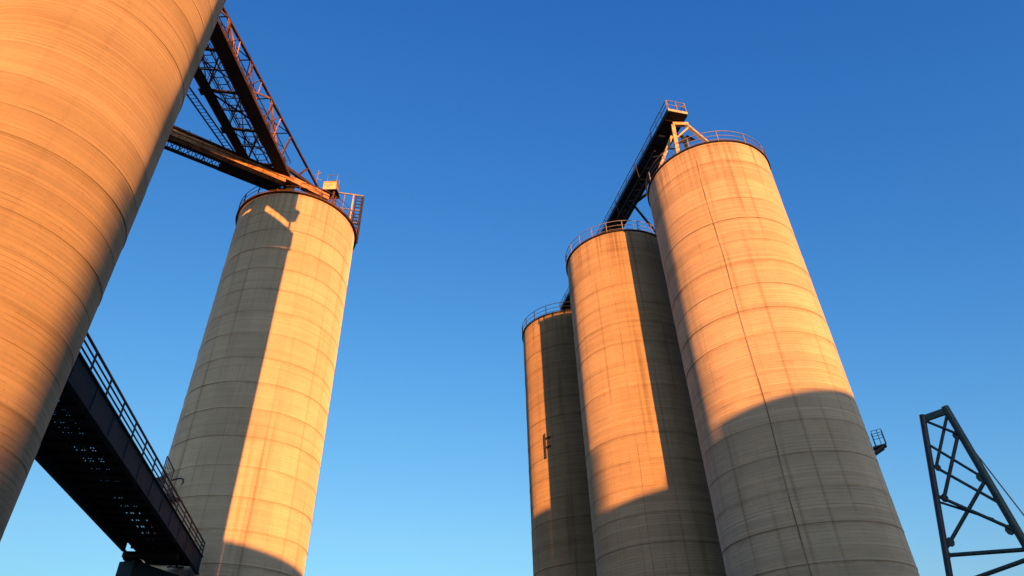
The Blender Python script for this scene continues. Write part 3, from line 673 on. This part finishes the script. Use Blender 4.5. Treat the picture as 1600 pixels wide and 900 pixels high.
# lies in one leaning plane facing the viewer; coordinates measured along it
LT, RT = V((13.67, 20.93, 10.90)), V((14.28, 20.52, 10.97))
def onl(a, b, k): return a + (b - a) * k
LB, RB = V((12.80, 21.48, 6.02)), V((14.62, 20.28, 6.41))
LF = LT + (LB - LT) * (LT.z / (LT.z - LB.z)); RF = RT + (RB - RT) * (RT.z / (RT.z - RB.z))
m = MB(); m.tube([LT + V((-0.02, 0.01, 0.08)), LF], 0.095, 12); child(m, 'leg', M['navy'], lm, smooth=50)
m = MB(); m.tube([RT + V((-0.03, 0.02, 0.1)), RF], 0.115, 12); child(m, 'leg', M['teal'], lm, smooth=50)
m = MB(); m.bar((13.70, 20.95, 10.86), (14.28, 20.53, 10.93), 0.14, 0.2); child(m, 'top_beam', M['teal'], lm)
for p, q, w_ in (((13.74, 20.92, 10.70), (14.24, 20.56, 10.12), .07), ((14.18, 20.60, 10.71), (13.55, 21.06, 9.37), .08),
              ((14.21, 20.58, 9.95), (13.39, 21.17, 8.26), .09), ((13.58, 21.03, 9.91), (14.34, 20.48, 8.67), .07),
              ((13.48, 21.10, 9.22), (14.42, 20.43, 7.87), .075), ((14.35, 20.47, 8.47), (13.07, 21.40, 6.90), .09),
              ((13.34, 21.21, 8.25), (14.48, 20.39, 7.02), .085), ((13.32, 21.23, 8.10), (14.15, 20.62, 7.42), .06),
              ((12.95, 21.48, 6.60), (14.54, 20.34, 6.42), .10), ((12.82, 21.58, 5.75), (14.56, 20.32, 6.17), .10),
              ((12.5, 21.8, 4.3), (15.0, 20.0, 2.6), .10), ((14.75, 20.18, 5.6), (12.2, 22.0, 2.4), .10)):
    d = V((0.0, 0.0, 0.0)) + V((-0.587, -0.81, 0)) * random.choice((-0.03, 0.03))
    ex = (V(q) - V(p)).normalized() * 0.09
    m = MB(); m.tube([V(p) + d - ex, V(q) + d + ex], w_ * 0.62, 10); child(m, 'brace', M['teal'] if w_ > .06 else M['navy'], lm, smooth=50)
for p, w_ in (((13.52, 21.08, 9.2), .26), ((13.39, 21.17, 8.24), .30), ((13.13, 21.36, 6.95), .32), ((14.21, 20.58, 10.06), .26), ((14.33, 20.49, 8.63), .34), ((14.43, 20.42, 7.0), .34), ((12.99, 21.46, 6.6), .2)):
    p = V(p); e = V((0.81, -0.587, 0)); m = MB()
    pts = [p + e * (w_ * 0.36 * math.cos(2 * PI * i / 8)) + V((0, 0, w_ * 0.45 * math.sin(2 * PI * i / 8))) - V((-0.587, -0.81, 0)) * 0.02 for i in range(8)]
    m.prism(pts, V((-0.587, -0.81, 0)) * 0.05); child(m, 'gusset_plate', M['teal'], lm)
for p in (LF, RF):
    m = MB(); m.bar((p.x, p.y, 0.0), (p.x, p.y, 0.35), 0.8, 0.8, (0, 1, 0)); child(m, 'footing', M['conc_grey'], lm)
lm.location = (14.0 + 0.10, 20.9 - 0.072, 0)
gc = MB(); gtop = V((14.42, 20.42, 10.15)); gbot = V((16.25, 19.1, 0.0)); gm = V((15.0, 20.0, 6.93))
gc.tube([gtop, gm, gbot], 0.02, 6)
tag(gc.build('guy_cable', M['galv'], origin=(16.25, 19.1, 0.0)), 'thin taut cable running down beside the right leg of the teal mast', 'cable')

# ------------------------------------------------------------------ unseen blocks added behind the viewer, profiled to throw the long evening shade
def block(name, label, cat, prof, t, depth, mat, holes=()):
    root = thing(name, label, cat, sn((prof[0][0] + prof[-1][0]) / 2, t, 0))
    m = MB(); m.prism([sn(prof[0][0], t, 0)] + [sn(n, t, z) for n, z in prof] + [sn(prof[-1][0], t, 0)], SD * depth)
    child(m, 'wall', mat, root)
    for n, z in holes:
        m = MB(); m.bar(sn(n - 0.6, t + 0.02, z), sn(n + 0.6, t + 0.02, z), 0.08, 1.6); f = child(m, 'window', M['slate'], root)
    return root
blk = block('stepped_shade_block', 'unseen tall mill-like block added behind the viewpoint, roofline stepped to cast shade', 'building',
    [(14.0, 25.6), (18.34, 25.95), (18.35, 21.06), (21.75, 21.7), (21.76, 22.55), (25.0, 23.05), (30.0, 23.7), (32.6, 23.8)], -45, 8.0, M['brick'],
    [(n, z) for n in (16, 20, 24, 28, 31) for z in (4, 8, 12, 16)])  # added caster; roofline follows the shade edges on the right-hand row
block('low_shade_block', 'unseen long low block added behind the viewpoint to cast shade', 'building', [(-6.6, 16.25), (-2.2, 15.65), (3.0, 15.0)], -20, 12.0, M['brick'],
    [(n, z) for n in (-4, -1, 2) for z in (4, 9)])  # added caster for the shade low on the pale silo
hm = MB(); prof = [(-130, 0)] + [(-130 + 2 * i, 17.5 + 3.5 * math.sin(i * 0.21) + 1.3 * math.sin(i * 0.83)) for i in range(1, 58)] + [(-12, 23.2), (-9, 23.3), (-7.2, 23.1), (-6.2, 22.6), (-4.6, 14.5), (0, 6), (6, 0)]
hm.prism([sn(n * 1.0, -300, z) for n, z in prof], SD * 60)
tag(hm.build('shade_ridge', M['brick']), kind='structure')  # unseen ridge added far behind, profiled to shade the near silo's lower wall

# ------------------------------------------------------------------ light
SUN_EL = math.radians(2.9); SUN_AZ = 165.0
sun = bpy.data.lights.new('sun', 'SUN'); sun.energy = 4.4; sun.angle = math.radians(0.42); sun.color = (1.0, 0.35, 0.066)
so = bpy.data.objects.new('sun', sun); COL.objects.link(so)
to_sun = V((SD.x * math.cos(SUN_EL), SD.y * math.cos(SUN_EL), math.sin(SUN_EL)))
so.rotation_euler = to_sun.to_track_quat('Z', 'Y').to_euler()
wd = bpy.data.worlds.new('World'); scene.world = wd; wd.use_nodes = True
nt = wd.node_tree; bg = nt.nodes['Background']
sk = nt.nodes.new('ShaderNodeTexSky'); sk.sky_type = 'NISHITA'; sk.sun_disc = False
sk.sun_elevation = SUN_EL; sk.sun_rotation = math.radians(SUN_AZ)
sk.altitude = 0; sk.air_density = 1.0; sk.dust_density = 2.2; sk.ozone_density = 3.0
# film response of the sky: deeper zenith, cleaner blue
sc_ = nt.nodes.new('ShaderNodeSeparateColor'); nt.links.new(sk.outputs[0], sc_.inputs[0])
cc_ = nt.nodes.new('ShaderNodeCombineColor')
r0_, g0_, b0_ = (mathn(nt, 'MINIMUM', sc_.outputs[i], 2.4) for i in range(3))
rr_ = mathn(nt, 'MINIMUM', mathn(nt, 'MULTIPLY', mathn(nt, 'POWER', r0_, 1.72), 2.25), mathn(nt, 'MULTIPLY', r0_, 1.25))
gg_ = mathn(nt, 'MULTIPLY', mathn(nt, 'POWER', g0_, 1.20), 1.32)
bb_ = mathn(nt, 'MULTIPLY', mathn(nt, 'POWER', b0_, 0.72), 1.42)
# extra glow added round the low sun to fill the shaded walls
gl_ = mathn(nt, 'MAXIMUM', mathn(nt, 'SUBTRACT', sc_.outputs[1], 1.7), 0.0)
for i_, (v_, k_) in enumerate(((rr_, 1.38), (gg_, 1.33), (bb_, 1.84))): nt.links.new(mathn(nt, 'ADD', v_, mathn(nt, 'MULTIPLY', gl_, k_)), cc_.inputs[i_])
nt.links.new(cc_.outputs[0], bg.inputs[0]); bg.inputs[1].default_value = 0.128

# ------------------------------------------------------------------ camera
cam = bpy.data.cameras.new('camera'); co = bpy.data.objects.new('camera', cam); COL.objects.link(co)
cam.sensor_width = 36.0; cam.lens = 23.217; cam.clip_end = 9000; cam.clip_start = 0.1
th, ro = math.radians(36.233), math.radians(-1.910)
X = V((1, 0, 0)); F = V((0, math.cos(th), math.sin(th))); U = V((0, -math.sin(th), math.cos(th)))
right = X * math.cos(ro) + U * math.sin(ro); up = -X * math.sin(ro) + U * math.cos(ro)
Rm = Matrix((right, up, -F)).transposed().to_4x4(); Rm.translation = V((0, 0, 1.6))
co.matrix_world = Rm
scene.camera = co
vs = scene.view_settings; vs.view_transform = 'Standard'; vs.look = 'None'; vs.gamma = 1.0; vs.exposure = 1.85; vs.use_curve_mapping = False
